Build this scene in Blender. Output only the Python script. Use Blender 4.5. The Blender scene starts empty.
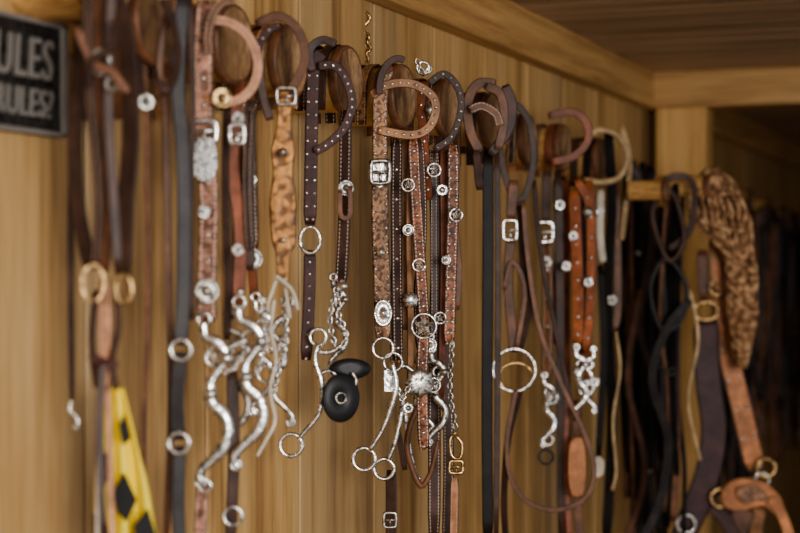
import bpy, math, random
from mathutils import Vector, Matrix
random.seed(7)
# ------------------------------------------------------------------ camera survey
FPX=1590.0; VPX=1030.0; HY=260.0; D=1.07; CAMZ=1.55
_l=math.hypot(FPX,VPX-400); CC=FPX/_l; SS=(VPX-400)/_l
F=Vector((CC,SS,0)); R=Vector((SS,-CC,0)); U=Vector((0,0,1)); CAM=Vector((0,-D,CAMZ))
def depth(px,off): return (D-off)*FPX/(CC*(VPX-px))
def W(px,py,off):           # point on the plane `off` metres in front of the wall
    Z=depth(px,off); return CAM+Z*(F+(px-400)/FPX*R-(py-HY)/FPX*U)
# ------------------------------------------------------------------ materials
def new(name):
    m=bpy.data.materials.new(name); m.use_nodes=True
    nt=m.node_tree; b=nt.nodes['Principled BSDF']; return m,nt,b
def nd(nt,t,**k):
    n=nt.nodes.new(t)
    for a,v in k.items():
        if a in n.inputs: n.inputs[a].default_value=v
        else: setattr(n,a,v)
    return n
def ramp(nt,fac,stops):
    r=nt.nodes.new('ShaderNodeValToRGB'); e=r.color_ramp.elements
    while len(e)<len(stops): e.new(.5)
    for i,(p,c) in enumerate(stops): e[i].position=p; e[i].color=(*c,1)
    nt.links.new(fac,r.inputs[0]); return r.outputs[0]
def mapped(nt,scale,coord='Object'):
    tc=nt.nodes.new('ShaderNodeTexCoord'); mp=nt.nodes.new('ShaderNodeMapping')
    mp.inputs['Scale'].default_value=scale; nt.links.new(tc.outputs[coord],mp.inputs[0]); return mp.outputs[0]
def bump(nt,b,h,s=.3,d=.002):
    n=nt.nodes.new('ShaderNodeBump'); n.inputs['Strength'].default_value=s; n.inputs['Distance'].default_value=d
    nt.links.new(h,n.inputs['Height']); nt.links.new(n.outputs[0],b.inputs['Normal'])
def mixc(nt,fac,a,bc,mode='MIX'):
    m=nt.nodes.new('ShaderNodeMix'); m.data_type='RGBA'; m.blend_type=mode
    if isinstance(fac,float): m.inputs[0].default_value=fac
    else: nt.links.new(fac,m.inputs[0])
    nt.links.new(a,m.inputs[6])
    if isinstance(bc,tuple): m.inputs[7].default_value=(*bc,1)
    else: nt.links.new(bc,m.inputs[7])
    return m.outputs[2]
def wood(name,c1,c2,c3,scale,rough=.55,fine=.5,knots=False):
    m,nt,b=new(name); v=mapped(nt,scale)
    n=nd(nt,'ShaderNodeTexNoise',Scale=1.0,Detail=8.0,Roughness=.62,Distortion=.8); nt.links.new(v,n.inputs[0])
    v2=mapped(nt,[s*6 for s in scale]); n2=nd(nt,'ShaderNodeTexNoise',Scale=1.0,Detail=5.0,Roughness=.65); nt.links.new(v2,n2.inputs[0])
    mx=nd(nt,'ShaderNodeMath',operation='MULTIPLY_ADD'); nt.links.new(n2.outputs[0],mx.inputs[0]); mx.inputs[1].default_value=fine
    nt.links.new(n.outputs[0],mx.inputs[2])
    o=fine*.5
    c=ramp(nt,mx.outputs[0],[(.34+o,c3),(.5+o,c2),(.68+o,c1)])
    if knots:
        # grey weathered streaks and a sparse scatter of knots
        v3=mapped(nt,(5,5,.35)); n3=nd(nt,'ShaderNodeTexNoise',Scale=1.0,Detail=3.0); nt.links.new(v3,n3.inputs[0])
        g=ramp(nt,n3.outputs[0],[(.5,(0,0,0)),(.72,(.45,.45,.45))]); c=mixc(nt,g,c,(.30,.23,.15))
        v4=mapped(nt,(4.5,4.5,2.2)); k=nd(nt,'ShaderNodeTexVoronoi',Scale=1.0); nt.links.new(v4,k.inputs[0])
        kk=ramp(nt,k.outputs['Distance'],[(.045,(.85,.85,.85)),(.10,(0,0,0))]); c=mixc(nt,kk,c,(.11,.05,.02))
    at=nt.nodes.new('ShaderNodeAttribute'); at.attribute_name='tone'
    hs=nt.nodes.new('ShaderNodeHueSaturation'); nt.links.new(c,hs.inputs['Color'])
    ma=nd(nt,'ShaderNodeMath',operation='ADD'); nt.links.new(at.outputs['Fac'],ma.inputs[0]); ma.inputs[1].default_value=1
    nt.links.new(ma.outputs[0],hs.inputs['Value']); nt.links.new(hs.outputs[0],b.inputs['Base Color'])
    b.inputs['Roughness'].default_value=rough; bump(nt,b,mx.outputs[0],.35,.002); return m
def leather(name,col,rough=.5,stitch=None,tool=0,var=.5,spec=.38):
    m,nt,b=new(name)
    v=mapped(nt,(22,22,22)); n=nd(nt,'ShaderNodeTexNoise',Scale=1.0,Detail=7.0,Roughness=.7); nt.links.new(v,n.inputs[0])
    dark=tuple(c*(1-var) for c in col); lite=tuple(min(1,c*(1+var*1.4)) for c in col)
    c=ramp(nt,n.outputs[0],[(.34,dark),(.52,col),(.7,lite)])
    tc=nt.nodes.new('ShaderNodeTexCoord'); sp=nt.nodes.new('ShaderNodeSeparateXYZ'); nt.links.new(tc.outputs['UV'],sp.inputs[0])
    a=nd(nt,'ShaderNodeMath',operation='SUBTRACT'); nt.links.new(sp.outputs[0],a.inputs[0]); a.inputs[1].default_value=.5
    ab=nd(nt,'ShaderNodeMath',operation='ABSOLUTE'); nt.links.new(a.outputs[0],ab.inputs[0])
    eg=nd(nt,'ShaderNodeMath',operation='GREATER_THAN'); nt.links.new(ab.outputs[0],eg.inputs[0]); eg.inputs[1].default_value=.43
    out=mixc(nt,eg.outputs[0],c,tuple(q*.35 for q in col))
    if tool:
        tcv=nt.nodes.new('ShaderNodeTexCoord'); dn=nd(nt,'ShaderNodeTexNoise',Scale=float(tool)*.5,Detail=1.0); nt.links.new(tcv.outputs['Object'],dn.inputs[0])
        va=nt.nodes.new('ShaderNodeVectorMath'); va.operation='MULTIPLY_ADD'; nt.links.new(dn.outputs['Color'],va.inputs[0]); va.inputs[1].default_value=(1.2/tool,)*3; nt.links.new(tcv.outputs['Object'],va.inputs[2])
        vo=nd(nt,'ShaderNodeTexVoronoi',Scale=float(tool)); vo.feature='SMOOTH_F1'; nt.links.new(va.outputs[0],vo.inputs[0])
        cr=ramp(nt,vo.outputs['Distance'],[(.0,(.5,.45,.4)),(.15,(1,1,1)),(.38,(.85,.85,.85)),(.58,(.18,.15,.13))])
        out=mixc(nt,.85,out,cr,'MULTIPLY')
        bump(nt,b,vo.outputs['Distance'],.8,-.002)
    else: bump(nt,b,n.outputs[0],.45,.0013)
    if stitch:
        g=nd(nt,'ShaderNodeMath',operation='COMPARE'); nt.links.new(ab.outputs[0],g.inputs[0]); g.inputs[1].default_value=.33; g.inputs[2].default_value=.035
        f=nd(nt,'ShaderNodeMath',operation='MULTIPLY'); nt.links.new(sp.outputs[1],f.inputs[0]); f.inputs[1].default_value=170
        fr=nd(nt,'ShaderNodeMath',operation='FRACT'); nt.links.new(f.outputs[0],fr.inputs[0])
        ls=nd(nt,'ShaderNodeMath',operation='LESS_THAN'); nt.links.new(fr.outputs[0],ls.inputs[0]); ls.inputs[1].default_value=.6
        mu=nd(nt,'ShaderNodeMath',operation='MULTIPLY'); nt.links.new(g.outputs[0],mu.inputs[0]); nt.links.new(ls.outputs[0],mu.inputs[1])
        out=mixc(nt,mu.outputs[0],out,stitch)
    nt.links.new(out,b.inputs['Base Color']); b.inputs['Roughness'].default_value=rough; b.inputs['Specular IOR Level'].default_value=spec; return m
def metal(name,col,rough=.3,dark=.22):
    m,nt,b=new(name); v=mapped(nt,(140,140,140)); n=nd(nt,'ShaderNodeTexNoise',Scale=1.0,Detail=5.0); nt.links.new(v,n.inputs[0])
    c=ramp(nt,n.outputs[0],[(.36,tuple(q*dark for q in col)),(.52,col)]); nt.links.new(c,b.inputs['Base Color'])
    b.inputs['Metallic'].default_value=1; r=ramp(nt,n.outputs[0],[(.3,(.6,)*3),(.54,(rough,)*3)]); nt.links.new(r,b.inputs['Roughness']); bump(nt,b,n.outputs[0],.5,.0014); return m
ST=(.6,.52,.42)
LD=leather('leather_dark_brown',(.06,.03,.02)); LDS=leather('leather_dark_stitched',(.065,.03,.022),stitch=ST)
LB=leather('leather_brown',(.16,.07,.035)); LBS=leather('leather_brown_stitched',(.18,.08,.04),stitch=ST); LSB=leather('leather_saddle_tan',(.34,.17,.08)); LBT=leather('leather_brown_tooled',(.26,.12,.055),tool=130,stitch=ST)
LDT=leather('leather_dark_tooled',(.12,.055,.03),tool=130,stitch=ST); LTT=leather('leather_tan_floral',(.42,.22,.10),tool=120,stitch=ST)
LR=leather('leather_red_brown',(.23,.075,.037)); LRS=leather('leather_red_stitched',(.2,.055,.03),stitch=ST)
LO=leather('leather_orange',(.50,.21,.085)); LT=leather('leather_tan_tooled',(.72,.35,.12),tool=105)
LP=leather('leather_pink_tan',(.44,.22,.15),stitch=(.7,.5,.36),tool=130); LPT=leather('leather_tan_basket',(.40,.22,.12),tool=200)
LRT=leather('leather_red_tooled',(.32,.12,.06),tool=160,stitch=ST); LM=leather('leather_maroon',(.06,.022,.02)); LRC=leather('leather_red_chestnut',(.36,.11,.04))
LK=leather('leather_black',(.013,.010,.009),spec=.22); LKB=leather('leather_black_faded',(.035,.03,.03),spec=.3); LRAW=leather('rawhide',(.5,.36,.2),rough=.6)
LC=leather('leather_pale_roughout',(.52,.27,.16),rough=.6,stitch=(.7,.5,.36))
SIL=metal('silver',(.88,.86,.82),.24); STL=metal('steel_old',(.55,.52,.47),.34); BR=metal('brass',(.64,.44,.22),.3); IRON=metal('dark_iron',(.10,.095,.085),.55); IRONL=new('worn_raised_iron'); IRONL[2].inputs['Base Color'].default_value=(.30,.28,.25,1); IRONL[2].inputs['Metallic'].default_value=.4; IRONL[2].inputs['Roughness'].default_value=.5; IRONL=IRONL[0]
HAIR=leather('black_horsehair',(.01,.009,.008),rough=.8,spec=.15); WHT=leather('white_cord',(.62,.55,.44),rough=.85,var=.25); RUB=leather('black_rubber',(.012,.012,.013),rough=.45,var=.1)
WALL=wood('wall_plywood',(.62,.42,.20),(.48,.295,.118),(.27,.15,.055),(8,8,.42),knots=True,fine=.6)
CEILM=wood('ceiling_boards',(.60,.44,.30),(.48,.34,.22),(.31,.21,.13),(12,.7,12))
BEAMX=wood('beam_wood_long',(.64,.41,.18),(.52,.31,.12),(.35,.19,.07),(.9,18,18)); BEAMY=wood('beam_wood_cross',(.64,.41,.18),(.52,.31,.12),(.35,.19,.07),(18,.9,18))
POSTM=wood('post_wood',(.76,.50,.22),(.64,.39,.14),(.46,.26,.09),(14,14,.8)); PEGM=wood('peg_wood',(.78,.50,.22),(.62,.37,.14),(.36,.19,.07),(22,6,22))
CAPM=wood('peg_endgrain',(.42,.26,.13),(.25,.145,.07),(.10,.05,.025),(30,30,9)); FLR=wood('floor_boards',(.3,.2,.12),(.2,.13,.08),(.12,.08,.05),(.6,9,9))
# ------------------------------------------------------------------ object building
PAR=None; ORG=Vector((0,0,0)); Z0=2.0; LAY=0
def addobj(name,vs,fs,mats,uv=None,smooth=True,top=False,fm=None,tone=None):
    o0=Vector((0,0,0)) if top else ORG
    me=bpy.data.meshes.new(name); me.from_pydata([tuple(Vector(v)-o0) for v in vs],[],fs)
    for m in (mats if isinstance(mats,list) else [mats]): me.materials.append(m)
    if fm:
        for p,i in zip(me.polygons,fm): p.material_index=i
    if uv is None: uv=[(.5,0)]*len(vs)
    l=me.uv_layers.new(name='UVMap')
    for lp in me.loops: l.data[lp.index].uv=uv[lp.vertex_index]
    if tone is not None:
        a=me.attributes.new('tone','FLOAT','POINT')
        for i,t in enumerate(tone): a.data[i].value=t
    if smooth: me.polygons.foreach_set('use_smooth',[True]*len(me.polygons))
    me.update(); o=bpy.data.objects.new(name,me); bpy.context.scene.collection.objects.link(o)
    if not top and PAR: o.parent=PAR
    return o
def begin(name,px,py,off=.1,dz=-.06):
    global PAR,ORG,Z0,LAY
    Z0=depth(px,off)+dz; LAY=0
    ORG=CAM+Z0*(F+(px-400)/FPX*R-(py-HY)/FPX*U)
    PAR=bpy.data.objects.new(name,None); PAR.empty_display_size=.05; PAR.location=ORG; bpy.context.scene.collection.objects.link(PAR)
def P(px,py,dz=0): return CAM+(Z0+dz)*(F+(px-400)/FPX*R-(py-HY)/FPX*U)
def S(): return Z0/FPX
def cat(pts,n=8,closed=False):
    out=[]; m=len(pts)
    def g(i):
        if closed: return pts[i%m]
        if i<0: return [2*a-b for a,b in zip(pts[0],pts[1])]
        if i>=m: return [2*a-b for a,b in zip(pts[-1],pts[-2])]
        return pts[i]
    for i in range(m if closed else m-1):
        p0,p1,p2,p3=g(i-1),g(i),g(i+1),g(i+2)
        for k in range(n):
            t=k/n; out.append([.5*((2*b)+(-a+c)*t+(2*a-5*b+4*c-d)*t*t+(-a+3*b-3*c+d)*t**3) for a,b,c,d in zip(p0,p1,p2,p3)])
    if not closed: out.append(list(pts[-1]))
    return out
def ribbon(path,ws,N,t,mat,name,top=False,Nfun=None):
    sec=[(-.5,.2),(-.46,.5),(-.39,.5),(.39,.5),(.46,.5),(.5,.2),(.5,-.2),(.46,-.5),(-.46,-.5),(-.5,-.2)]
    vs=[];fs=[];uv=[];L=0;k=len(sec);n=len(path)
    for i,p in enumerate(path):
        T=(path[min(i+1,n-1)]-path[max(i-1,0)]).normalized()
        if i: L+=(p-path[i-1]).length
        nn=Nfun(i) if Nfun else N
        side=T.cross(nn).normalized(); no=side.cross(T).normalized()
        if no.dot(nn)<0: no=-no
        for a,b in sec: vs.append(p+side*a*ws[i]+no*b*t); uv.append((a+.5,L))
    for i in range(n-1):
        for j in range(k): fs.append((i*k+j,i*k+(j+1)%k,(i+1)*k+(j+1)%k,(i+1)*k+j))
    fs.append(tuple(range(k))[::-1]); fs.append(tuple((n-1)*k+j for j in range(k)))
    return addobj(name,vs,fs,mat,uv,top=top)
def strap(pts,w,mat,dz=0,t=.0035,tw=None,stud=None,name='strap',smat=None,lay=True):
    global LAY
    if lay: LAY=(LAY+1)%8
    z=dz-.004*LAY
    pp=[(p[0],p[1],(p[2] if len(p)>2 else w)) for p in pts]; q=cat(pp,6)
    if tw is None: tw=random.uniform(-30,30)
    a=math.radians(tw); N=(-F*math.cos(a)+R*math.sin(a))
    path=[P(x,y,z) for x,y,_ in q]; ws=[ww*S() for *_,ww in q]
    n=len(ws)
    if n>6: ws[0]*=.75; ws[-1]*=.75       # tapered, rounded-off tips
    o=ribbon(path,ws,N,t,mat,name)
    if stud:
        sp,r,rows=stud; pos=[];acc=0
        for i in range(1,len(path)):
            seg=(path[i]-path[i-1]); l=seg.length; T=seg.normalized(); side=T.cross(N).normalized()
            d=0
            while acc+ (l-d) >= sp*S():
                d+=sp*S()-acc; acc=0; c=path[i-1]+T*d
                for rw in rows: pos.append(c+side*rw*ws[i]+N*(t*.45))
            acc+=l-d
        domes(pos,r*S(),N,smat or SIL)
    return o
def domes(pos,r,N,mat,name='studs'):
    X=Vector((0,0,1)).cross(N).normalized(); Y=N.cross(X); vs=[];fs=[]
    for c in pos:
        b=len(vs)
        for rr,h in ((1,0),(.8,.45),(.4,.7)):
            for k in range(8):
                a=k*math.pi/4; vs.append(c+X*r*rr*math.cos(a)+Y*r*rr*math.sin(a)+N*r*h)
        vs.append(c+N*r*.78)
        for L in range(2):
            for k in range(8): fs.append((b+L*8+k,b+L*8+(k+1)%8,b+L*8+8+(k+1)%8,b+L*8+8+k))
        for k in range(8): fs.append((b+16+k,b+16+(k+1)%8,b+24))
    if vs: addobj(name,vs,fs,mat)
def tube3(path,rs,mat,name,closed=False,k=10,flat=1,N=None,top=False):
    vs=[];fs=[];n=len(path)
    N=N or -F
    for i,p in enumerate(path):
        if closed: T=(path[(i+1)%n]-path[i-1]).normalized()
        else: T=(path[min(i+1,n-1)]-path[max(i-1,0)]).normalized()
        s=T.cross(N); s=s.normalized() if s.length>1e-4 else R; m=s.cross(T).normalized()
        for j in range(k):
            a=2*math.pi*j/k; vs.append(p+s*rs[i]*math.cos(a)+m*rs[i]*flat*math.sin(a))
    for i in range(n if closed else n-1):
        i2=(i+1)%n
        for j in range(k): fs.append((i*k+j,i*k+(j+1)%k,i2*k+(j+1)%k,i2*k+j))
    if not closed: fs.append(tuple(range(k))[::-1]); fs.append(tuple((n-1)*k+j for j in range(k)))
    return addobj(name,vs,fs,mat,top=top)
def tube(pts,r,mat,dz=-.03,name='cord',flat=1,n=6):
    q=cat([(p[0],p[1],p[2] if len(p)>2 else r) for p in pts],n)
    return tube3([P(x,y,dz) for x,y,_ in q],[max(.3,rr)*S() for *_,rr in q],mat,name,flat=flat)
def ring(px,py,r,tr=1.4,mat=None,dz=-.035,yaw=0,ry=None,name='ring'):
    c=P(px,py,dz); a=math.radians(yaw); X=(R*math.cos(a)+F*math.sin(a)); N=(-F*math.cos(a)+R*math.sin(a))
    pa=[c+X*r*S()*math.cos(t*math.pi/14)+U*(ry or r)*S()*math.sin(t*math.pi/14) for t in range(28)]
    return tube3(pa,[tr*S()]*28,mat or SIL,name,closed=True,N=N,k=8)
def lathe(px,py,prof,mat,dz=-.035,name='concho',scal=0,sy=1,yaw=10,rad=0):
    c=P(px,py,dz); a=math.radians(yaw); N=(-F*math.cos(a)+R*math.sin(a)); X=U.cross(N).normalized(); vs=[];fs=[];k=48;s=S()
    mr=max(p[0] for p in prof)
    for r,h in prof:
        for j in range(k):
            th=2*math.pi*j/k; rr=r*(1+(scal*(.5+.5*math.cos(8*th)) if r>=mr*.75 else 0)); hh=h+(rad*math.cos(16*th) if .35*mr<r<.95*mr else 0)
            vs.append(c+X*rr*s*math.cos(th)+U*rr*s*sy*math.sin(th)+N*hh*s)
    for i in range(len(prof)-1):
        for j in range(k): fs.append((i*k+j,i*k+(j+1)%k,(i+1)*k+(j+1)%k,(i+1)*k+j))
    fs.append(tuple(range(k))[::-1]); fs.append(tuple((len(prof)-1)*k+j for j in range(k)))
    return addobj(name,vs,fs,mat)
def concho(px,py,r,mat=None,dz=-.04,sy=1):
    v=random.choice([0,1,2]); mat=mat or (SIL if random.random()<.5 else STL)
    if v==0: pr=[(r,0),(r,.8),(r*.8,1.5),(r*.62,.9),(r*.5,1.2),(r*.42,2.4),(r*.2,3.1),(.01,3.3)]
    elif v==1: pr=[(r,0),(r*.98,.7),(r*.7,1.9),(r*.35,2.7),(.01,3.0)]
    else: pr=[(r,0),(r,1.2),(r*.88,1.7),(r*.74,.6),(r*.3,.6),(r*.24,1.8),(.01,2.2)]
    lathe(px,py,pr,mat,dz,scal=.18 if v<2 else 0,sy=sy,rad=r*.05)
def star(px,py,r,dz=-.045,mat=None):
    c=P(px,py,dz); X=R; s=S(); vs=[c-F*r*.35*s]
    for j in range(10):
        a=math.pi/2+j*math.pi/5; rr=r if j%2==0 else r*.42; vs.append(c+(X*math.cos(a)+U*math.sin(a))*rr*s)
    vs.append(c+F*.001); fs=[(0,1+j,1+(j+1)%10) for j in range(10)]+[(11,1+(j+1)%10,1+j) for j in range(10)]
    addobj('star_concho',vs,fs,mat or SIL,smooth=False)
    ring(px,py,r*1.0,1.1,mat or SIL,dz)
def buckle(px,py,w,h,mat=None,dz=-.04,tr=1.6):
    c=[(px-w/2,py-h*.35),(px-w*.35,py-h/2),(px+w*.35,py-h/2),(px+w/2,py-h*.35),(px+w/2,py+h*.35),(px+w*.35,py+h/2),(px-w*.35,py+h/2),(px-w/2,py+h*.35)]
    q=cat([(a,b) for a,b in c],3,True); tube3([P(a,b,dz) for a,b in q],[tr*S()]*len(q),mat or SIL,'buckle',closed=True,k=8)
    tube([(px-w/2,py),(px+w/2,py)],tr*.7,mat or SIL,dz,'buckle_bar',n=2); tube([(px,py),(px+.5,py+h/2)],tr*.6,mat or SIL,dz-.004,'buckle_tongue',n=2)
def plate(pts,mat,t=.004,dz=-.03,name='plate',smooth=True,n=5):
    global LAY
    LAY=(LAY+1)%8
    q=cat(pts,n,True) if n>1 else pts; m=len(q); z=dz-.003*LAY
    cx=sum(a for a,b in q)/m; cy=sum(b for a,b in q)/m
    vs=[P(a,b,z) for a,b in q]+[P(cx+(a-cx)*.94,cy+(b-cy)*.94,z-t) for a,b in q]
    vs+=[P(a,b,z+t) for a,b in q]
    fs=[tuple(m+i for i in range(m)),tuple(2*m+i for i in range(m))[::-1]]
    for i in range(m):
        j=(i+1)%m; fs.append((i,j,m+j,m+i)); fs.append((2*m+i,2*m+j,j,i))
    xs=[a for a,b in q]; uv=[((a-min(xs))/(max(xs)-min(xs))*.8+.1,b*S()) for a,b in q]; uv=uv+uv+uv
    return addobj(name,vs,fs,mat,uv,smooth=False)
def chain(pts,mat=None,ll=7,tr=1.0,w=2.2,dz=-.035):
    q=[P(x,y,dz) for x,y in cat(pts,16)]; vs=[];fs=[];acc=0;s=S();idx=0
    L=ll*s*.72; pos=[];nxt=0
    for i in range(1,len(q)):
        l=(q[i]-q[i-1]).length
        while nxt<=acc+l: pos.append((q[i-1].lerp(q[i],(nxt-acc)/l),(q[i]-q[i-1]).normalized())); nxt+=L
        acc+=l
    for c,T in pos:
        N=-F if idx%2==0 else R; idx+=1
        sd=T.cross(N).normalized(); m=sd.cross(T).normalized(); b=len(vs)
        for a in range(12):
            th=2*math.pi*a/12; d=(T*math.cos(th)*ll*.5*s+sd*math.sin(th)*w*s); o=d.normalized()
            for e in range(5):
                ph=2*math.pi*e/5; vs.append(c+d+(o*math.cos(ph)+m*math.sin(ph))*tr*s)
        for a in range(12):
            for e in range(5): fs.append((b+a*5+e,b+a*5+(e+1)%5,b+((a+1)%12)*5+(e+1)%5,b+((a+1)%12)*5+e))
    addobj('chain',vs,fs,mat or SIL)
def ball(px,py,r,mat=None,dz=-.035,name='knob'):
    lathe(px,py,[(r*math.sin(a*math.pi/8)+.01,-r*math.cos(a*math.pi/8)) for a in range(0,9)],mat or SIL,dz,name)
def box(name,a,b,mat,bev=.004,top=True):
    x0,y0,z0=a;x1,y1,z1=b
    o=addobj(name,[(x0,y0,z0),(x1,y0,z0),(x1,y1,z0),(x0,y1,z0),(x0,y0,z1),(x1,y0,z1),(x1,y1,z1),(x0,y1,z1)],[(3,2,1,0),(4,5,6,7),(0,1,5,4),(1,2,6,5),(2,3,7,6),(3,0,4,7)],mat,smooth=False,top=top)
    if bev: m=o.modifiers.new('b','BEVEL'); m.width=bev; m.segments=2
    return o
def boards(name,axis,lo,hi,w,fixed,mat,gap=.003,tv=.08):
    vs=[];fs=[];tone=[];x=lo;(y0,y1),(z0,z1)=fixed
    while x<hi:
        a=x+gap/2;b=min(x+w,hi)-gap/2; t=random.uniform(-tv,tv); k=len(vs)
        for xx,yy,zz in [(a,y0,z0),(b,y0,z0),(b,y1,z0),(a,y1,z0),(a,y0,z1),(b,y0,z1),(b,y1,z1),(a,y1,z1)]: vs.append((xx,yy,zz)); tone.append(t)
        for f in [(3,2,1,0),(4,5,6,7),(0,1,5,4),(1,2,6,5),(2,3,7,6),(3,0,4,7)]: fs.append(tuple(k+i for i in f))
        x+=w
    o=addobj(name,vs,fs,mat,smooth=False,top=True,tone=tone); m=o.modifiers.new('b','BEVEL'); m.width=.002; m.segments=1; return o
# ------------------------------------------------------------------ room
CZ=CAMZ+.554
boards('wall_left','x',-2,10.5,.305,((0,.03),(0,CZ+.02)),WALL,gap=.007,tv=.13)
box('wall_left_sheathing',(-2,.031,0),(10.5,.05,CZ+.03),LD,0)
boards('ceiling','x',-2,10.5,.14,((-2.6,.03),(CZ,CZ+.03)),CEILM,tv=.12)
box('floor',(-2,-4,-.05),(10.5,.03,0),FLR,0)
box('wall_end',(10.5,-2.6,0),(10.55,.03,CZ+.03),WALL,0)
XC=W(640,100,0.0).x
box('light_block_wall',(XC,-2.65,0),(10.5,-2.6,CZ+.03),WALL,0)  # unseen wall, added to keep sky light out of the next bay
box('trim_1',(-2,-.042,CZ-.105),(XC,-.0,CZ),BEAMX)
box('trim_2',(XC+.1,-.042,CZ-.105),(10.5,-.0,CZ),BEAMX)
box('cross_beam',(XC,-2.6,CZ-.108),(XC+.1,0,CZ),BEAMY)
box('support_post',(XC+.002,-.195,0),(XC+.1,-.047,CZ-.108),POSTM)
# ------------------------------------------------------------------ pegs
def peg(px,py,r=.052,L=.105,y0=.0005,name='bridle_peg'):
    c=W(px,py,y0+L if y0>.01 else L); vs=[];fs=[];fm=[];k=36
    prof=[(r*.94,0),(r*.94,L*.84),(r*.98,L*.86),(r*1.02,L*.88),(r*1.02,L*.97),(r*.99,L),(r*.92,L),(r*.89,L-.004),(.0005,L-.003)]
    for rr,y in prof:
        for j in range(k): a=2*math.pi*j/k; vs.append(Vector((c.x+rr*math.cos(a),-y-y0,c.z+rr*math.sin(a))))
    for i in range(len(prof)-1):
        for j in range(k): fs.append((i*k+(j+1)%k,i*k+j,(i+1)*k+j,(i+1)*k+(j+1)%k)); fm.append(1 if i>=6 else (2 if i>=2 else 0))
    addobj(name,vs,fs,[PEGM,CAPM,LB],top=True,fm=fm)
    return c
def crown(c,off,w,mat,r=.0535,dl=.09,dr=.06,t=.0035):
    w=w*.8
    pa=[Vector((c.x-r-.002,-off,c.z-dl)),Vector((c.x-r-.001,-off,c.z-dl*.5))]
    for i in range(13):
        a=math.pi-i*math.pi/12; pa.append(Vector((c.x+r*math.cos(a),-off,c.z+r*math.sin(a))))
    pa+= [Vector((c.x+r,-off,c.z-dr*.5)),Vector((c.x+r+.002,-off,c.z-dr))]
    n=len(pa); cen=Vector((c.x,-off,c.z))
    def Nf(i):
        v=pa[i]-cen
        if v.z<0: v.z=0
        return v.normalized()
    ribbon(pa,[w]*n,None,t,mat,'crown_strap',Nfun=Nf)
PEGS=[(108,-26),(160,22),(236,44),(292,62),(350,80),(405,96),(449,108),(493,120),(530,140),(565,148),(602,160)]
PC=[peg(*p) for p in PEGS]
# ------------------------------------------------------------------ sign
def sign():
    global PAR,ORG
    a=W(65,26,.012); b=W(65,138,.012); top=a.z; bot=b.z; xr=a.x; xl=xr-.56
    PAR=bpy.data.objects.new('rules_sign',None); ORG=Vector(((xl+xr)/2,0,(top+bot)/2)); PAR.location=ORG; bpy.context.scene.collection.objects.link(PAR)
    box('backing',(xl,-.012,bot),(xr,-.0005,top),IRON,.003,top=False)
    for nm,p,q in [('rim_top',(xl,-.017,top-.006),(xr,-.011,top)),('rim_bottom',(xl,-.017,bot),(xr,-.011,bot+.006)),('rim_right',(xr-.012,-.017,bot),(xr,-.011,top)),('rim_left',(xl,-.017,bot),(xl+.01,-.011,top))]:
        box(nm,p,q,IRONL,.002,top=False)
    H=top-bot
    for txt,h,z in (("SADDLE BARN RULES",.38,top-H*.52),("DON'T LIKE MY RULES?",.26,bot+H*.15)):
        cu=bpy.data.curves.new('t','FONT'); cu.body=txt; cu.extrude=.002; cu.size=H*h*1.35; cu.align_x='RIGHT'; cu.space_character=1.12
        cu.shear=.12
        o=bpy.data.objects.new('t',cu); bpy.context.scene.collection.objects.link(o); bpy.context.view_layer.update()
        me=bpy.data.meshes.new_from_object(o); bpy.data.objects.remove(o); k=.72
        vs=[(xr-.030+v.co.x*k, -.0145-v.co.z, z+v.co.y) for v in me.vertices]
        keep=[p for p in me.polygons if all(vs[i][0]>xl+.015 for i in p.vertices)]
        addobj('lettering',vs,[tuple(p.vertices) for p in keep],IRONL,smooth=False)
sign()
rx=random.Random(99)
def extras(x0,x1,top,ends,mats,dz=(.04,.08),w=(7,12)):
    n=len(ends)
    for i,e in enumerate(ends):
        x=x0+(x1-x0)*(i+.5)/n+rx.uniform(-2,2); d=rx.uniform(-3,3)
        strap([(x,top),(x+d,top+(e-top)*.4),(x-d*.5,top+(e-top)*.75),(x+d*.3,e)],rx.uniform(*w),rx.choice(mats),dz=rx.uniform(*dz),lay=False)
def loops(cx,cy,k,specs):
    for (dx,dy,rx_,ry_,w,m,a0,a1,stud) in specs:
        pts=[]
        for i in range(9):
            a=math.radians(a0+(a1-a0)*i/8); pts.append((cx+k*(dx+rx_*math.cos(a)),cy+k*(dy-ry_*math.sin(a))))
        strap(pts,w*k,m,dz=-.035,tw=0,stud=stud)
# ------------------------------------------------------------------ A  halter far left
begin('rope_halter',104,20)
for o_,m in ((.03,LD),(.06,LB),(.088,LD)): crown(PC[0],o_,.024,m,dl=.0,dr=.0)
strap([(97,-20),(82,50),(75,130),(78,205),(90,268)],17,LD,dz=.03)
strap([(112,-20),(127,50),(131,130),(126,200),(122,275)],20,LD,dz=.02)
strap([(100,-20),(97,80),(106,180),(104,272)],13,LB,dz=.03)
strap([(88,-20),(90,90),(98,190),(96,270)],10,LDS)
strap([(112,-20),(108,90),(113,190),(118,268)],10,LD)
strap([(76,26),(92,62),(112,72),(128,92)],8,LB,dz=-.02)
strap([(116,18),(112,48),(92,60),(88,90)],7,LD,dz=-.02)
ring(100,62,9,2,STL,ry=12); ring(112,84,6,1.6,STL)
ring(93,283,11,1.8,BR,ry=18,yaw=20); ring(124,289,8,1.8,BR,ry=14)
strap([(104,280),(106,340),(104,385)],15,LC); strap([(96,290),(92,340),(97,388)],7,LD)
strap([(117,290),(118,330),(112,360),(116,390)],7,LD)
strap([(90,355),(102,362),(118,366)],9,LM,dz=-.02); strap([(104,360),(100,420),(103,540)],8,LD,dz=-.03)
begin('lead_rein',74,60,.035,-.02)
strap([(84,-25),(74,90),(71,200),(71,300),(72,402)],6,LD,tw=0)
tube([(72,400),(70,410),(77,418),(78,428),(73,426)],1.8,SIL,-.02,'snap_hook')
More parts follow.
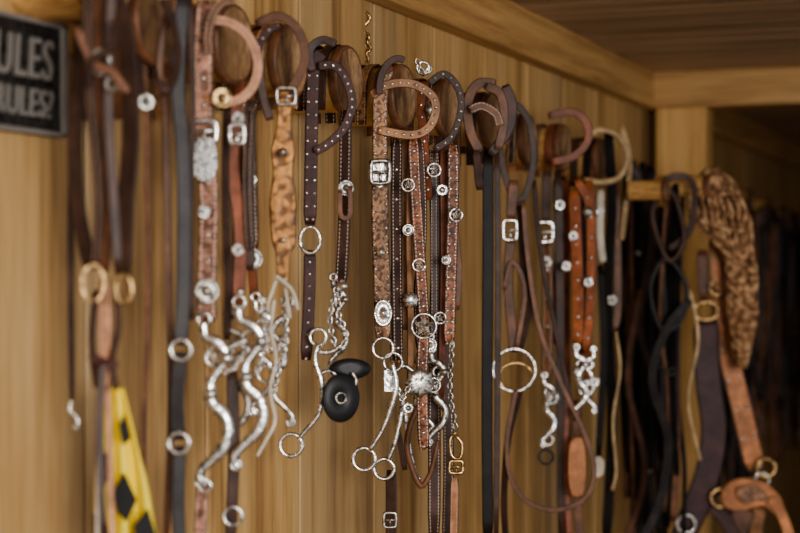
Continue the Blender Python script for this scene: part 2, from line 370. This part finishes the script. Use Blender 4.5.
def cloth(EL,ER,mat,folds=3,amp=.01,nu=24,nv=30,name='cloth',dz=0):
    L=cat(EL,nv//(len(EL)-1)); Rr=cat(ER,nv//(len(ER)-1)); n=min(len(L),len(Rr)); vs=[];fs=[];uv=[]
    for i in range(n):
        for j in range(nu+1):
            t=j/nu; x=L[i][0]*(1-t)+Rr[i][0]*t; y=L[i][1]*(1-t)+Rr[i][1]*t
            d=math.sin(t*folds*2*math.pi+i*.12)*amp*(.5+.5*i/n)+math.sin(i*.5+t*3)*amp*.2
            vs.append(P(x,y,dz+d)); uv.append((t*.8+.1,y*S()))
    w=nu+1
    for i in range(n-1):
        for j in range(nu): fs.append((i*w+j,i*w+j+1,(i+1)*w+j+1,(i+1)*w+j))
    o=addobj(name,vs,fs,mat,uv); md=o.modifiers.new('s','SOLIDIFY'); md.thickness=.0015; return o
YL=new('yellow_nylon'); YL[2].inputs['Base Color'].default_value=(.88,.70,.08,1); YL[2].inputs['Roughness'].default_value=.5; YL=YL[0]
begin('yellow_warning_flag',120,400,.10,-.02)
cloth([(103,386),(99,430),(95,480),(93,560)],[(124,388),(134,430),(148,490),(160,560)],YL,2.5,.010)
for pg in ([(96,470),(109,446),(112,462),(104,494)],[(113,492),(124,472),(137,500),(127,522),(117,512)],[(93,514),(106,508),(110,545),(93,545)],[(134,526),(148,508),(160,550),(136,550)],[(119,425),(125,413),(131,438),(123,446)]):
    plate(pg,RUB,.001,-.020,'black_mark',n=1)
strap([(101,386),(98,450),(97,560)],5,WHT,dz=-.015)
strap([(108,380),(110,450),(113,560)],6,LC,dz=-.02)
# ------------------------------------------------------------------ B
begin('leather_headstall',170,40)
for o_,m in ((.03,LB),(.06,LDT),(.085,LB)): crown(PC[1],o_,.022,m,dl=.12)
strap([(150,-5),(143,40),(146,100),(148,300),(144,420),(143,545)],6,LB,dz=.03)
concho(146,102,8,STL)
strap([(140,-5),(138,60),(143,110)],8,LD,dz=.02)
strap([(172,-5),(160,60),(166,110),(168,250),(171,400),(166,545)],7,LB,dz=.03)
strap([(183,-5),(178,80),(184,180),(183,300),(180,345)],14,LKB); strap([(181,352),(177,400),(179,440)],14,LKB)
strap([(180,446),(178,500),(180,545)],13,LKB)
strap([(190,-5),(193,100),(190,220),(192,320)],6,LD,dz=.02); strap([(162,0),(172,20),(178,60),(168,90),(155,80)],8,LD,dz=-.02)
ring(181,350,10,1.7,SIL); ring(179,443,10,1.7,SIL)
# ------------------------------------------------------------------ S-shank bit helper
def sshank(x,y,k=1,h=150,mat=None,r=4,dz=-.045):
    s=h/150
    pts=[(-10,0,r*.8),(-8,14,r),(6,22,r*1.3),(13,36,r),(4,50,r*.9),(-3,62,r),(-2,80,r*1.35),(10,92,r*1.3),(15,108,r*1.1),(10,126,r*1.3),(-4,140,r),(-14,152,r*.9),(-10,164,r*.7)]
    tube([(x+k*a*s,y+b*s,rr) for a,b,rr in pts],r,mat or SIL,dz,'bit_shank',flat=.6)
    ring(x-k*9*s,y-3,6*s,1.8,mat or SIL,dz); ball(x+k*13*s,y+36*s,r*1.4,mat,dz); ball(x-2*k,y+72*s,r*1.3,mat,dz); ring(x-12*k*s,y+160*s,5*s,1.4,mat or SIL,dz)
    ring(x+k*2*s,y+35*s,9*s,2.0,mat or SIL,dz+.01)
# C
begin('silver_mounted_bridle',225,40)
for o_,m in ((.025,LSB),(.052,LTT),(.082,LR)): crown(PC[2],o_,.024,m,dl=.1)
strap([(238,100),(232,160),(240,230),(238,305)],14,LR,dz=.03); strap([(250,110),(247,180),(250,250)],9,LDS,dz=.03)
strap([(206,0),(203,60),(204,120),(206,160),(209,200),(207,285),(207,322)],20,LP,tw=0,stud=(26,2.6,(0,)))
strap([(203,20),(228,22),(248,36),(258,62),(252,88),(232,102),(205,99)],10,LC,tw=0)
concho(222,98,10,BR); buckle(204,131,24,20,tr=3); plate([(196,140),(214,140),(217,172),(205,182),(193,172)],SIL,dz=-.04,name='silver_tip'); concho(207,291,12); concho(204,212,6)
buckle(237,134,14,18,tr=2.2); concho(238,118,6); concho(238,250,6); ball(240,292,4)
sshank(213,322,1,150,SIL,5); sshank(248,305,1,150,SIL,4.6,-.01)
sshank(236,318,1,120,STL,3,.02)
tube([(216,352),(232,346),(246,340)],3.5,SIL,-.03,'mouthpiece'); chain([(212,356),(228,372),(246,350)])
strap([(203,478),(200,545)],13,LP); strap([(232,370),(234,450),(230,545)],12,LD,dz=.03)
ring(205,486,6,1.5); ring(233,516,9,1.6,SIL); chain([(262,300),(266,340),(256,375)],dz=0)
extras(222,256,100,(340,300,270),[LR,LD,LBS,LB])
loops(236,44,1,[(-6,-4,22,40,9,LBS,200,80,None)])
# D
begin('tooled_leather_bridle',285,60)
for o_,m in ((.025,LDT),(.05,LSB),(.08,LTT)): crown(PC[3],o_,.024,m,dl=.07)
strap([(256,90),(247,120),(249,180),(251,250)],17,LBT,dz=.03); concho(252,259,11,STL,dz=.0); strap([(251,262),(255,300)],9,LR,dz=.03)
concho(250,180,7,STL,dz=.0)
strap([(262,40),(258,50),(262,90),(270,120)],9,LD); strap([(256,24),(278,16),(298,30),(305,60),(292,88),(282,98)],9,LB,tw=0)
strap([(285,92,15),(284,125,14),(283,150,24),(283,172,20),(283,200,27),(283,222,26),(284,242,24),(283,256,14),(283,280,12)],20,LT,tw=0,t=.005)
buckle(286,96,18,16,STL,tr=2); concho(283,152,4); ball(283,240,3)
for s_ in (0,1): tube([(277+8*s_,278),(272+14*s_,292),(268+20*s_,306),(272+18*s_,318)],1.7,WHT,-.06,'tie')
tube([(276,276),(286,284),(293,292),(298,310)],2.0,WHT,-.07,'tie_knot')
tube([(274,300),(271,330),(276,360),(270,390),(275,420),(266,440),(257,456)],1.9,WHT,-.065,'rawhide_tie')
sshank(262,300,1,105,SIL,3,-.02); sshank(282,305,-1,110,STL,2.6,-.03)
chain([(284,300),(286,340),(278,372),(272,400)],SIL); chain([(262,330),(272,352),(284,338)],SIL); ring(266,374,8,1.8)
loops(292,62,.95,[(-14,0,22,38,8,LM,190,90,(10,1.5,(0,)))])
# E
begin('studded_bridle',340,80)
for o_,m in ((.022,LB),(.048,LDT),(.08,LD)): crown(PC[4],o_,.022,m,dl=.05)
strap([(346,110),(345,180),(344,230),(341,285)],13,LDS,dz=.03); concho(346,188,8,STL,-.0)
strap([(340,190),(341,215),(350,215),(350,186)],5,LB)
strap([(322,52),(314,66),(312,110),(311,160),(310,225)],13,LM,tw=0,stud=(13,1.8,(-.3,.3))); strap([(310,250),(309,300),(306,360)],12,LM,tw=0,stud=(12,1.8,(0,)))
strap([(317,66),(335,66),(347,82),(352,104),(344,128),(328,144),(314,152)],9,LM,tw=0,stud=(8,2,(0,)))
strap([(312,72),(310,50),(322,40),(336,44)],8,LD)
ring(310,240,10,1.8,SIL,ry=13)
ring(318,337,8,1.8); ring(328,380,9,1.8); tube([(318,344,2.2),(315,360,2.6),(321,380,3.2),(322,396,2.6),(318,415,2.4),(306,430,2.2),(300,437,2)],2.5,SIL,-.045,'bit_shank')
ring(291,445,11,2.1)
tube([(318,352),(330,352),(342,345)],2.6,SIL,-.03,'mouthpiece')
lathe(341,398,[(6,-1),(19,-1.5),(20,0),(19,1.5),(8,2),(6,1)],RUB,-.05,'bit_guard',sy=1.2,yaw=25); lathe(350,369,[(6,-1),(20,-2),(21,0),(20,2),(8,2)],RUB,-.03,'bit_guard',sy=.5)
ring(341,398,5,1.4,STL,-.058)
chain([(342,284),(338,310),(346,335),(340,352)]); chain([(336,290),(330,320),(336,350)]); sshank(338,280,1,80,STL,2.6,-.0); tube([(352,372),(356,382),(350,392)],2,STL,-.04,'hook')
ball(343,286,5)
# F
begin('basket_tooled_bridle',395,95)
for o_,m in ((.022,LB),(.05,LTT),(.082,LB)): crown(PC[5],o_,.022,m,dl=.05)
strap([(397,140),(396,200),(397,300),(398,360)],12,LDS,dz=.03,stud=(30,2.4,(0,)))
strap([(413,138),(416,200),(420,260),(424,320)],12,LRT,dz=.02,stud=(13,2,(0,))); strap([(424,335),(422,380),(424,450)],12,LRT,dz=.02,stud=(14,2,(0,)))
strap([(388,66),(381,90),(380,130),(380,165)],15,LPT,tw=0,stud=(8,1.5,(-.32,.32))); strap([(380,180),(380,230),(382,280),(383,338)],17,LPT,tw=0,stud=(8,1.3,(-.36,.36)))
strap([(372,96),(384,86),(408,83),(428,92),(436,106),(430,126),(412,135),(378,130)],9,LSB,tw=0,stud=(8,1.8,(0,)))
strap([(392,66),(380,74),(374,88)],9,LB)
plate([(371,162),(389,162),(390,180),(380,188),(370,180)],SIL,dz=-.03,name='buckle_plate'); buckle(380,172,18,22,STL,tr=2.4,dz=-.052)
concho(383,313,9,SIL,sy=1.5); concho(381,252,4)
ring(383,348,10,1.6); ring(393,362,9,1.4)
plate([(384,370),(392,370),(393,392),(384,392)],SIL,dz=-.04,n=1,name='curb_plate')
tube([(392,362,2.4),(396,385,3),(390,410,2.6),(382,430,2.3),(370,450,2.2)],2.5,SIL,-.04,'bit_shank'); ring(364,459,11,2.1)
tube([(404,390,2.2),(400,420,2.6),(394,445,2.3),(388,460,2)],2.4,SIL,-.02,'bit_shank'); ring(384,469,10,2,SIL,-.02)
tube([(394,372),(404,366),(414,372)],2.6,STL,-.02,'mouthpiece'); chain([(395,380),(402,398),(412,380)])
concho(408,230,6,SIL,0); concho(411,300,7,SIL,0); star(424,326,12); concho(420,383,13,STL,-.03); concho(408,408,5)
strap([(391,470),(391,545)],11,LD,dz=.02); buckle(390,520,12,14,STL,tr=1.5); strap([(405,470),(398,430)],6,LD)
star(408,185,6); star(419,265,6)
extras(390,425,140,(370,330,390,350),[LR,LBS,LRT,LDS,LSB])
loops(405,96,.85,[(-8,-8,22,36,8,LD,190,70,None)])
# G
begin('silver_star_bridle',441,108)
for o_,m in ((.022,LB),(.05,LRT),(.082,LDT)): crown(PC[6],o_,.02,m,dl=.07)
strap([(434,150),(437,250),(435,350),(434,545)],13,LDS,dz=.03)
strap([(453,145),(453,200),(451,270),(449,345)],12,LRT,dz=.0,stud=(11,2,(-.25,.25)))
strap([(443,150),(444,260),(441,400)],8,LR,dz=.03)
strap([(428,84),(444,74),(458,88),(461,110),(452,136),(434,150)],7,LD,tw=0,stud=(9,1.7,(0,)))
strap([(426,82),(421,100),(425,150),(429,200)],9,LR,stud=(12,2,(0,)))
tube([(357,8,1.6),(353,18,2),(362,26,2),(370,18,1.6),(364,10,1.4)],2,BR,.0,'hook'); chain([(362,26),(368,44),(366,62),(373,80),(370,98)],BR,8,1.4,3,dz=0)
chain([(418,62),(424,74),(432,66)],SIL); ring(423,68,6,1.4)
tube([(424,398,3),(412,420,3),(407,445,3),(412,468,3),(421,486,3),(430,474,2.6),(435,455,2.4),(438,440,2)],3,LB,-.045,'bit_shank'); tube([(404,400),(408,440),(414,470),(420,480)],2.4,SIL,-.03,'bit_shank')
for i,(x,y) in enumerate(((432,110),(434,170),(442,190),(456,215),(446,260),(440,318),(430,345),(433,385))):
    (star if i%2 else concho)(x,y,random.uniform(4.5,7))
sshank(437,352,1,85,STL,3,-.02); sshank(425,340,-1,85,STL,3,-.01); chain([(412,372),(425,392),(440,372)])
chain([(452,345),(450,390),(456,430)],STL)
tube([(456,432),(450,440),(452,456),(460,458),(462,444),(456,436)],1.7,BR,-.03,'snap'); buckle(456,467,13,12,BR,tr=1.8); strap([(455,478),(454,545)],9,LC,dz=0)
extras(430,462,150,(340,545,310),[LR,LDS,LRT,LB])
# H
begin('dark_bridle',478,118)
for o_,m in ((.02,LD),(.048,LBT),(.08,LD)): crown(PC[7],o_,.026,m,dl=.09)
strap([(496,84),(478,84),(468,102),(470,130),(480,152)],10,LB,tw=0); strap([(505,85),(512,104),(508,130),(490,155)],10,LD,tw=0); strap([(485,86),(500,94),(504,120),(498,150)],9,LB)
strap([(470,110),(482,106),(496,114),(500,126)],9,LBS,tw=0,dz=-.02)
strap([(488,150),(488,260),(487,400),(488,545)],11,LK,dz=.03); strap([(497,150),(498,300),(496,545)],6,LD,dz=.03); strap([(476,150),(480,190)],9,LD)
# I
begin('snaffle_bridle',520,140)
for o_,m in ((.02,LD),(.05,LSB),(.082,LDT)): crown(PC[8],o_,.024,m,dl=.05)
strap([(511,120),(500,145),(508,185),(522,200),(533,165),(530,125),(516,105),(509,125)],7,LD,tw=0)
strap([(514,180),(511,220)],11,LB,tw=0); strap([(511,238),(508,280),(513,340),(512,352)],10,LB,tw=0); buckle(510,230,13,19,SIL,tr=1.8)
strap([(520,205),(524,270),(528,310),(520,350)],7,LD); strap([(504,290),(512,262),(525,290),(516,352)],5,LB)
ring(514,370,21,1.8,SIL); ring(516,377,17,1.4,BR,-.02,ry=14)
strap([(516,390),(512,410),(507,440),(510,475),(525,500),(555,510),(585,498),(594,470),(585,435),(562,385),(540,330),(528,260),(523,200)],5,LB,tw=0,dz=-.02)
strap([(520,390),(508,440),(504,500),(506,545)],7,LD); strap([(534,180),(542,260),(566,380),(576,420)],5,LD)
# J
begin('show_bridle',556,146)
for o_,m in ((.02,LR),(.05,LBT),(.082,LR)): crown(PC[9],o_,.022,m,dl=.05)
strap([(548,116),(572,112),(586,122),(588,140),(574,156),(552,162)],8,LR,tw=0)
strap([(547,170),(546,225)],10,LD); strap([(547,242),(548,300),(547,380)],11,LBS,stud=(28,2.5,(0,))); buckle(545,232,15,19,SIL,tr=2); concho(546,262,6); strap([(558,170),(560,300),(562,545)],9,LD,dz=.03)
sshank(548,378,1,62,SIL,2.6); concho(552,398,7); ring(548,440,5,1.4); ring(546,457,7,1.4,IRON)
strap([(574,190),(576,240),(578,300),(577,345)],12,LRC,stud=(18,2,(0,))); strap([(577,180),(590,210),(590,300),(586,350)],9,LRC,stud=(20,2,(0,)))
for x,y in ((588,212),(573,236),(588,282),(560,205),(566,266)): concho(x,y,5)
sshank(580,350,1,60,SIL,2.8); sshank(590,352,-1,55,SIL,2.4,-.03); concho(578,372,6); ring(586,388,7,1.6); concho(594,382,5)
plate([(571,440),(583,440),(586,468),(583,494),(571,494),(568,466)],LO,dz=-.03,name='hobble'); strap([(577,400),(577,440)],10,LB); strap([(577,494),(580,545)],9,LB,dz=.02)
strap([(568,390),(566,460),(570,545)],6,LR,dz=.02)
extras(552,596,180,(345,545,370,390),[LRC,LR,LB,LDS])
# K
begin('rawhide_bosal_bridle',598,158)
for o_,m in ((.02,LK),(.05,LD),(.082,LK)): crown(PC[10],o_,.024,m,dl=.05)
tube([(588,136),(600,130),(618,136),(627,155),(620,176),(604,182),(584,180)],3.0,LRAW,-.03,'noseband')
strap([(622,125),(630,160),(626,205),(622,240)],6,LRAW,dz=.0); strap([(601,190),(600,232),(603,262)],8,WHT,dz=-.01); strap([(608,130),(612,200),(608,300),(612,420),(606,545)],10,LK,dz=.02)
strap([(616,180),(618,300),(614,330)],8,LB,dz=.03); tube([(616,332),(620,370),(613,420),(616,470),(612,490)],1.6,LRAW,-.02,'rawhide_string')
plate([(597,456),(604,461),(603,474),(596,477),(593,466)],WHT,dz=-.02,name='feather'); concho(600,212,4); concho(612,300,5,STL); strap([(600,265),(604,350),(598,460)],7,LK)
# ------------------------------------------------------------------ dark mass of black reins
def bundle(name,x0,x1,top,bot,n,off,mats,wmin=4,wmax=10,met=.2,seed=1):
    rs=random.Random(seed); begin(name,(x0+x1)/2,(top+bot)/2,off,0)
    for i in range(n):
        x=rs.uniform(x0,x1); y0=top+rs.uniform(-12,20); y1=bot+rs.uniform(-60,40); d=rs.uniform(-5,5)
        st=[(x+d*math.sin(k*1.3+i)+rs.uniform(-1.5,1.5),y0+(y1-y0)*k/5) for k in range(6)]
        if rs.random()<.35: tube(st,rs.uniform(1.8,3.4),rs.choice(mats),rs.uniform(-.06,.05),'cord')
        else: strap(st,rs.uniform(wmin,wmax),rs.choice(mats),dz=rs.uniform(-.05,.05),lay=False)
        if rs.random()<met: concho(x,y0+rs.uniform(.2,.8)*(y1-y0),rs.uniform(2,3.4),STL,-.07)
        if rs.random()<met*.7: ring(x,y0+rs.uniform(.2,.9)*(y1-y0),rs.uniform(3,6),1.1,IRON,-.07)
BP=[LK,LK,LD,HAIR,LKB,LB]
bundle('black_rein_bundle',622,652,170,520,16,.09,BP,seed=3)
strap([(632,160),(652,230),(640,330),(668,420),(664,545)],8,LD,dz=-.07); strap([(640,290),(628,380),(645,470),(625,545)],7,LB,dz=-.07)
bundle('horsehair_mecate',656,684,195,500,14,.24,BP,seed=5)
tube([(664,185),(652,215),(668,260),(684,240),(676,200),(664,185)],3,LD,-.08,'mecate_coil'); strap([(655,190),(676,176),(694,186),(690,230),(668,250)],7,LD,dz=-.07)
tube([(660,260),(650,290),(662,330),(682,318),(686,286),(672,262),(660,260)],2.6,LKB,-.08,'mecate_coil')
tube([(690,290),(698,340),(688,400),(700,460)],1.8,LRAW,-.08,'rawhide_string')
strap([(640,545),(660,500),(668,440),(652,380),(666,330),(690,300)],9,LKB,dz=-.08)
bundle('black_bridle_bundle',708,748,230,520,16,.2,BP,seed=8)
# ------------------------------------------------------------------ breast collar and woven cinch
peg(712,186,.03,.14,y0=.196,name='post_peg'); peg(668,190,.025,.09,y0=.196,name='post_peg')
m,nt,b=new('mohair_cord'); v=mapped(nt,(60,60,60)); n5=nd(nt,'ShaderNodeTexNoise',Scale=1.0,Detail=6.0); nt.links.new(v,n5.inputs[0])
c=ramp(nt,n5.outputs[0],[(.36,(.12,.055,.025)),(.5,(.34,.18,.085)),(.64,(.64,.42,.24))]); nt.links.new(c,b.inputs['Base Color']); bump(nt,b,n5.outputs[0],.9,.004); b.inputs['Roughness'].default_value=.9; MOH=m
begin('mohair_string_cinch',720,200,.34,-.03)
EL=[(706,170),(690,186),(688,212),(706,232),(722,256),(728,300),(732,340),(738,366)]; ER=[(716,168),(732,182),(749,212),(754,245),(756,280),(757,310),(752,345),(744,368)]
cloth(EL,ER,MOH,3.2,.02,nu=40,name='woven_body')
LL=cat(EL,5); RR=cat(ER,5); NC=18
for k in range(NC):
    pts=[]
    for i in range(len(LL)):
        t=(k+.5)/NC+.5/NC*1.5*math.sin(i*.9+(k%2)*math.pi); t=min(.99,max(.01,t))
        pts.append((LL[i][0]*(1-t)+RR[i][0]*t+math.sin(k*7+i*.4)*.8, LL[i][1]*(1-t)+RR[i][1]*t))
    dd=[-.030+.008*math.cos(i*.9+(k%2)*math.pi)-.02*math.sin(math.pi*(k+.5)/NC) for i in range(len(pts))]
    tube3([P(x,y,d) for (x,y),d in zip(pts,dd)],[2.3*S()]*len(pts),MOH,'twisted_cord',k=6)
for k in range(5):
    f=.15+.17*k; i=int(f*(len(LL)-1)); a=LL[i]; e=RR[min(i+2,len(RR)-1)]
    tube([(a[0],a[1]),((a[0]+e[0])/2,(a[1]+e[1])/2+4),(e[0],e[1])],2.2,MOH,-.062,'cross_weave')
begin('leather_breast_collar',720,300,.33,-.03)
strap([(716,238),(716,270),(722,292)],13,LO,tw=0,dz=-.03); ring(706,311,12,2,BR,ry=9); ring(717,288,7,1.6,BR)
strap([(720,290),(728,350),(742,410),(756,470)],21,LO,tw=0,stud=(30,2,(-.3,.3)))
strap([(706,318),(708,380),(714,430),(706,480),(686,530),(680,550)],26,LM,tw=0,t=.006); strap([(702,250),(704,300)],11,LB)
plate([(721,493),(731,481),(750,478),(768,484),(782,500),(786,520),(776,516),(764,506),(744,510),(726,508)],LO,dz=-.04,name='collar_end'); plate([(736,490),(748,485),(762,490),(770,500),(756,501),(742,503)],LPT,dz=-.055,name='tooling')
strap([(770,498),(782,515),(794,550)],11,LO,tw=0,dz=-.04); ring(766,468,9,2,BR); ring(762,480,7,1.6,SIL); ring(720,498,9,2,BR); strap([(746,508),(738,525),(730,555)],22,LB); strap([(760,508),(756,530),(758,555)],14,LSB)
strap([(706,500),(728,524),(738,550)],14,LM)
ring(686,524,9,1.8,SIL)
# ------------------------------------------------------------------ far tack in next bay
FP=[(728,196),(752,203),(771,210),(788,217),(803,221)]
for x,y in FP: peg(x,y)
def farb(name,x0,x1,top,n,off,seed): bundle(name,x0,x1,top,440,n,off,BP+[LB,LD],3,7,met=.07,seed=seed)
farb('black_bridle_bundle',740,764,208,12,.12,11); farb('black_bridle_bundle',762,782,213,14,.12,12); farb('black_bridle_bundle',780,808,218,18,.12,13)
# ------------------------------------------------------------------ camera, light
cd=bpy.data.cameras.new('camera'); co=bpy.data.objects.new('camera',cd); bpy.context.scene.collection.objects.link(co)
cd.sensor_width=36; cd.lens=36*FPX/800; cd.shift_y=-6.5/800; cd.clip_start=.05
co.matrix_world=Matrix((( R.x,0,-F.x,CAM.x),(R.y,0,-F.y,CAM.y),(0,1,0,CAM.z),(0,0,0,1)))
cd.dof.use_dof=True; cd.dof.focus_distance=2.58; cd.dof.aperture_fstop=3.0
bpy.context.scene.camera=co
bpy.context.scene.view_settings.look='AgX - Medium High Contrast'
bpy.context.scene.view_settings.exposure=.2
w=bpy.data.worlds.new('overcast'); bpy.context.scene.world=w; w.use_nodes=True; bg=w.node_tree.nodes['Background']; bg.inputs[0].default_value=(.93,.96,1,1); bg.inputs[1].default_value=.68
def area(name,loc,tgt,sx,sy,e,col):
    l=bpy.data.lights.new(name,'AREA'); l.shape='RECTANGLE'; l.size=sx; l.size_y=sy; l.energy=e; l.color=col
    o=bpy.data.objects.new(name,l); o.location=loc; o.rotation_euler=(Vector(tgt)-Vector(loc)).to_track_quat('-Z','Y').to_euler(); bpy.context.scene.collection.objects.link(o)
area('added_daylight_area',(-.9,-2.5,1.9),(1.2,0,1.3),1.3,1.3,125,(1,.97,.94))  # lamp added behind left for daylight and highlights; no door stands there
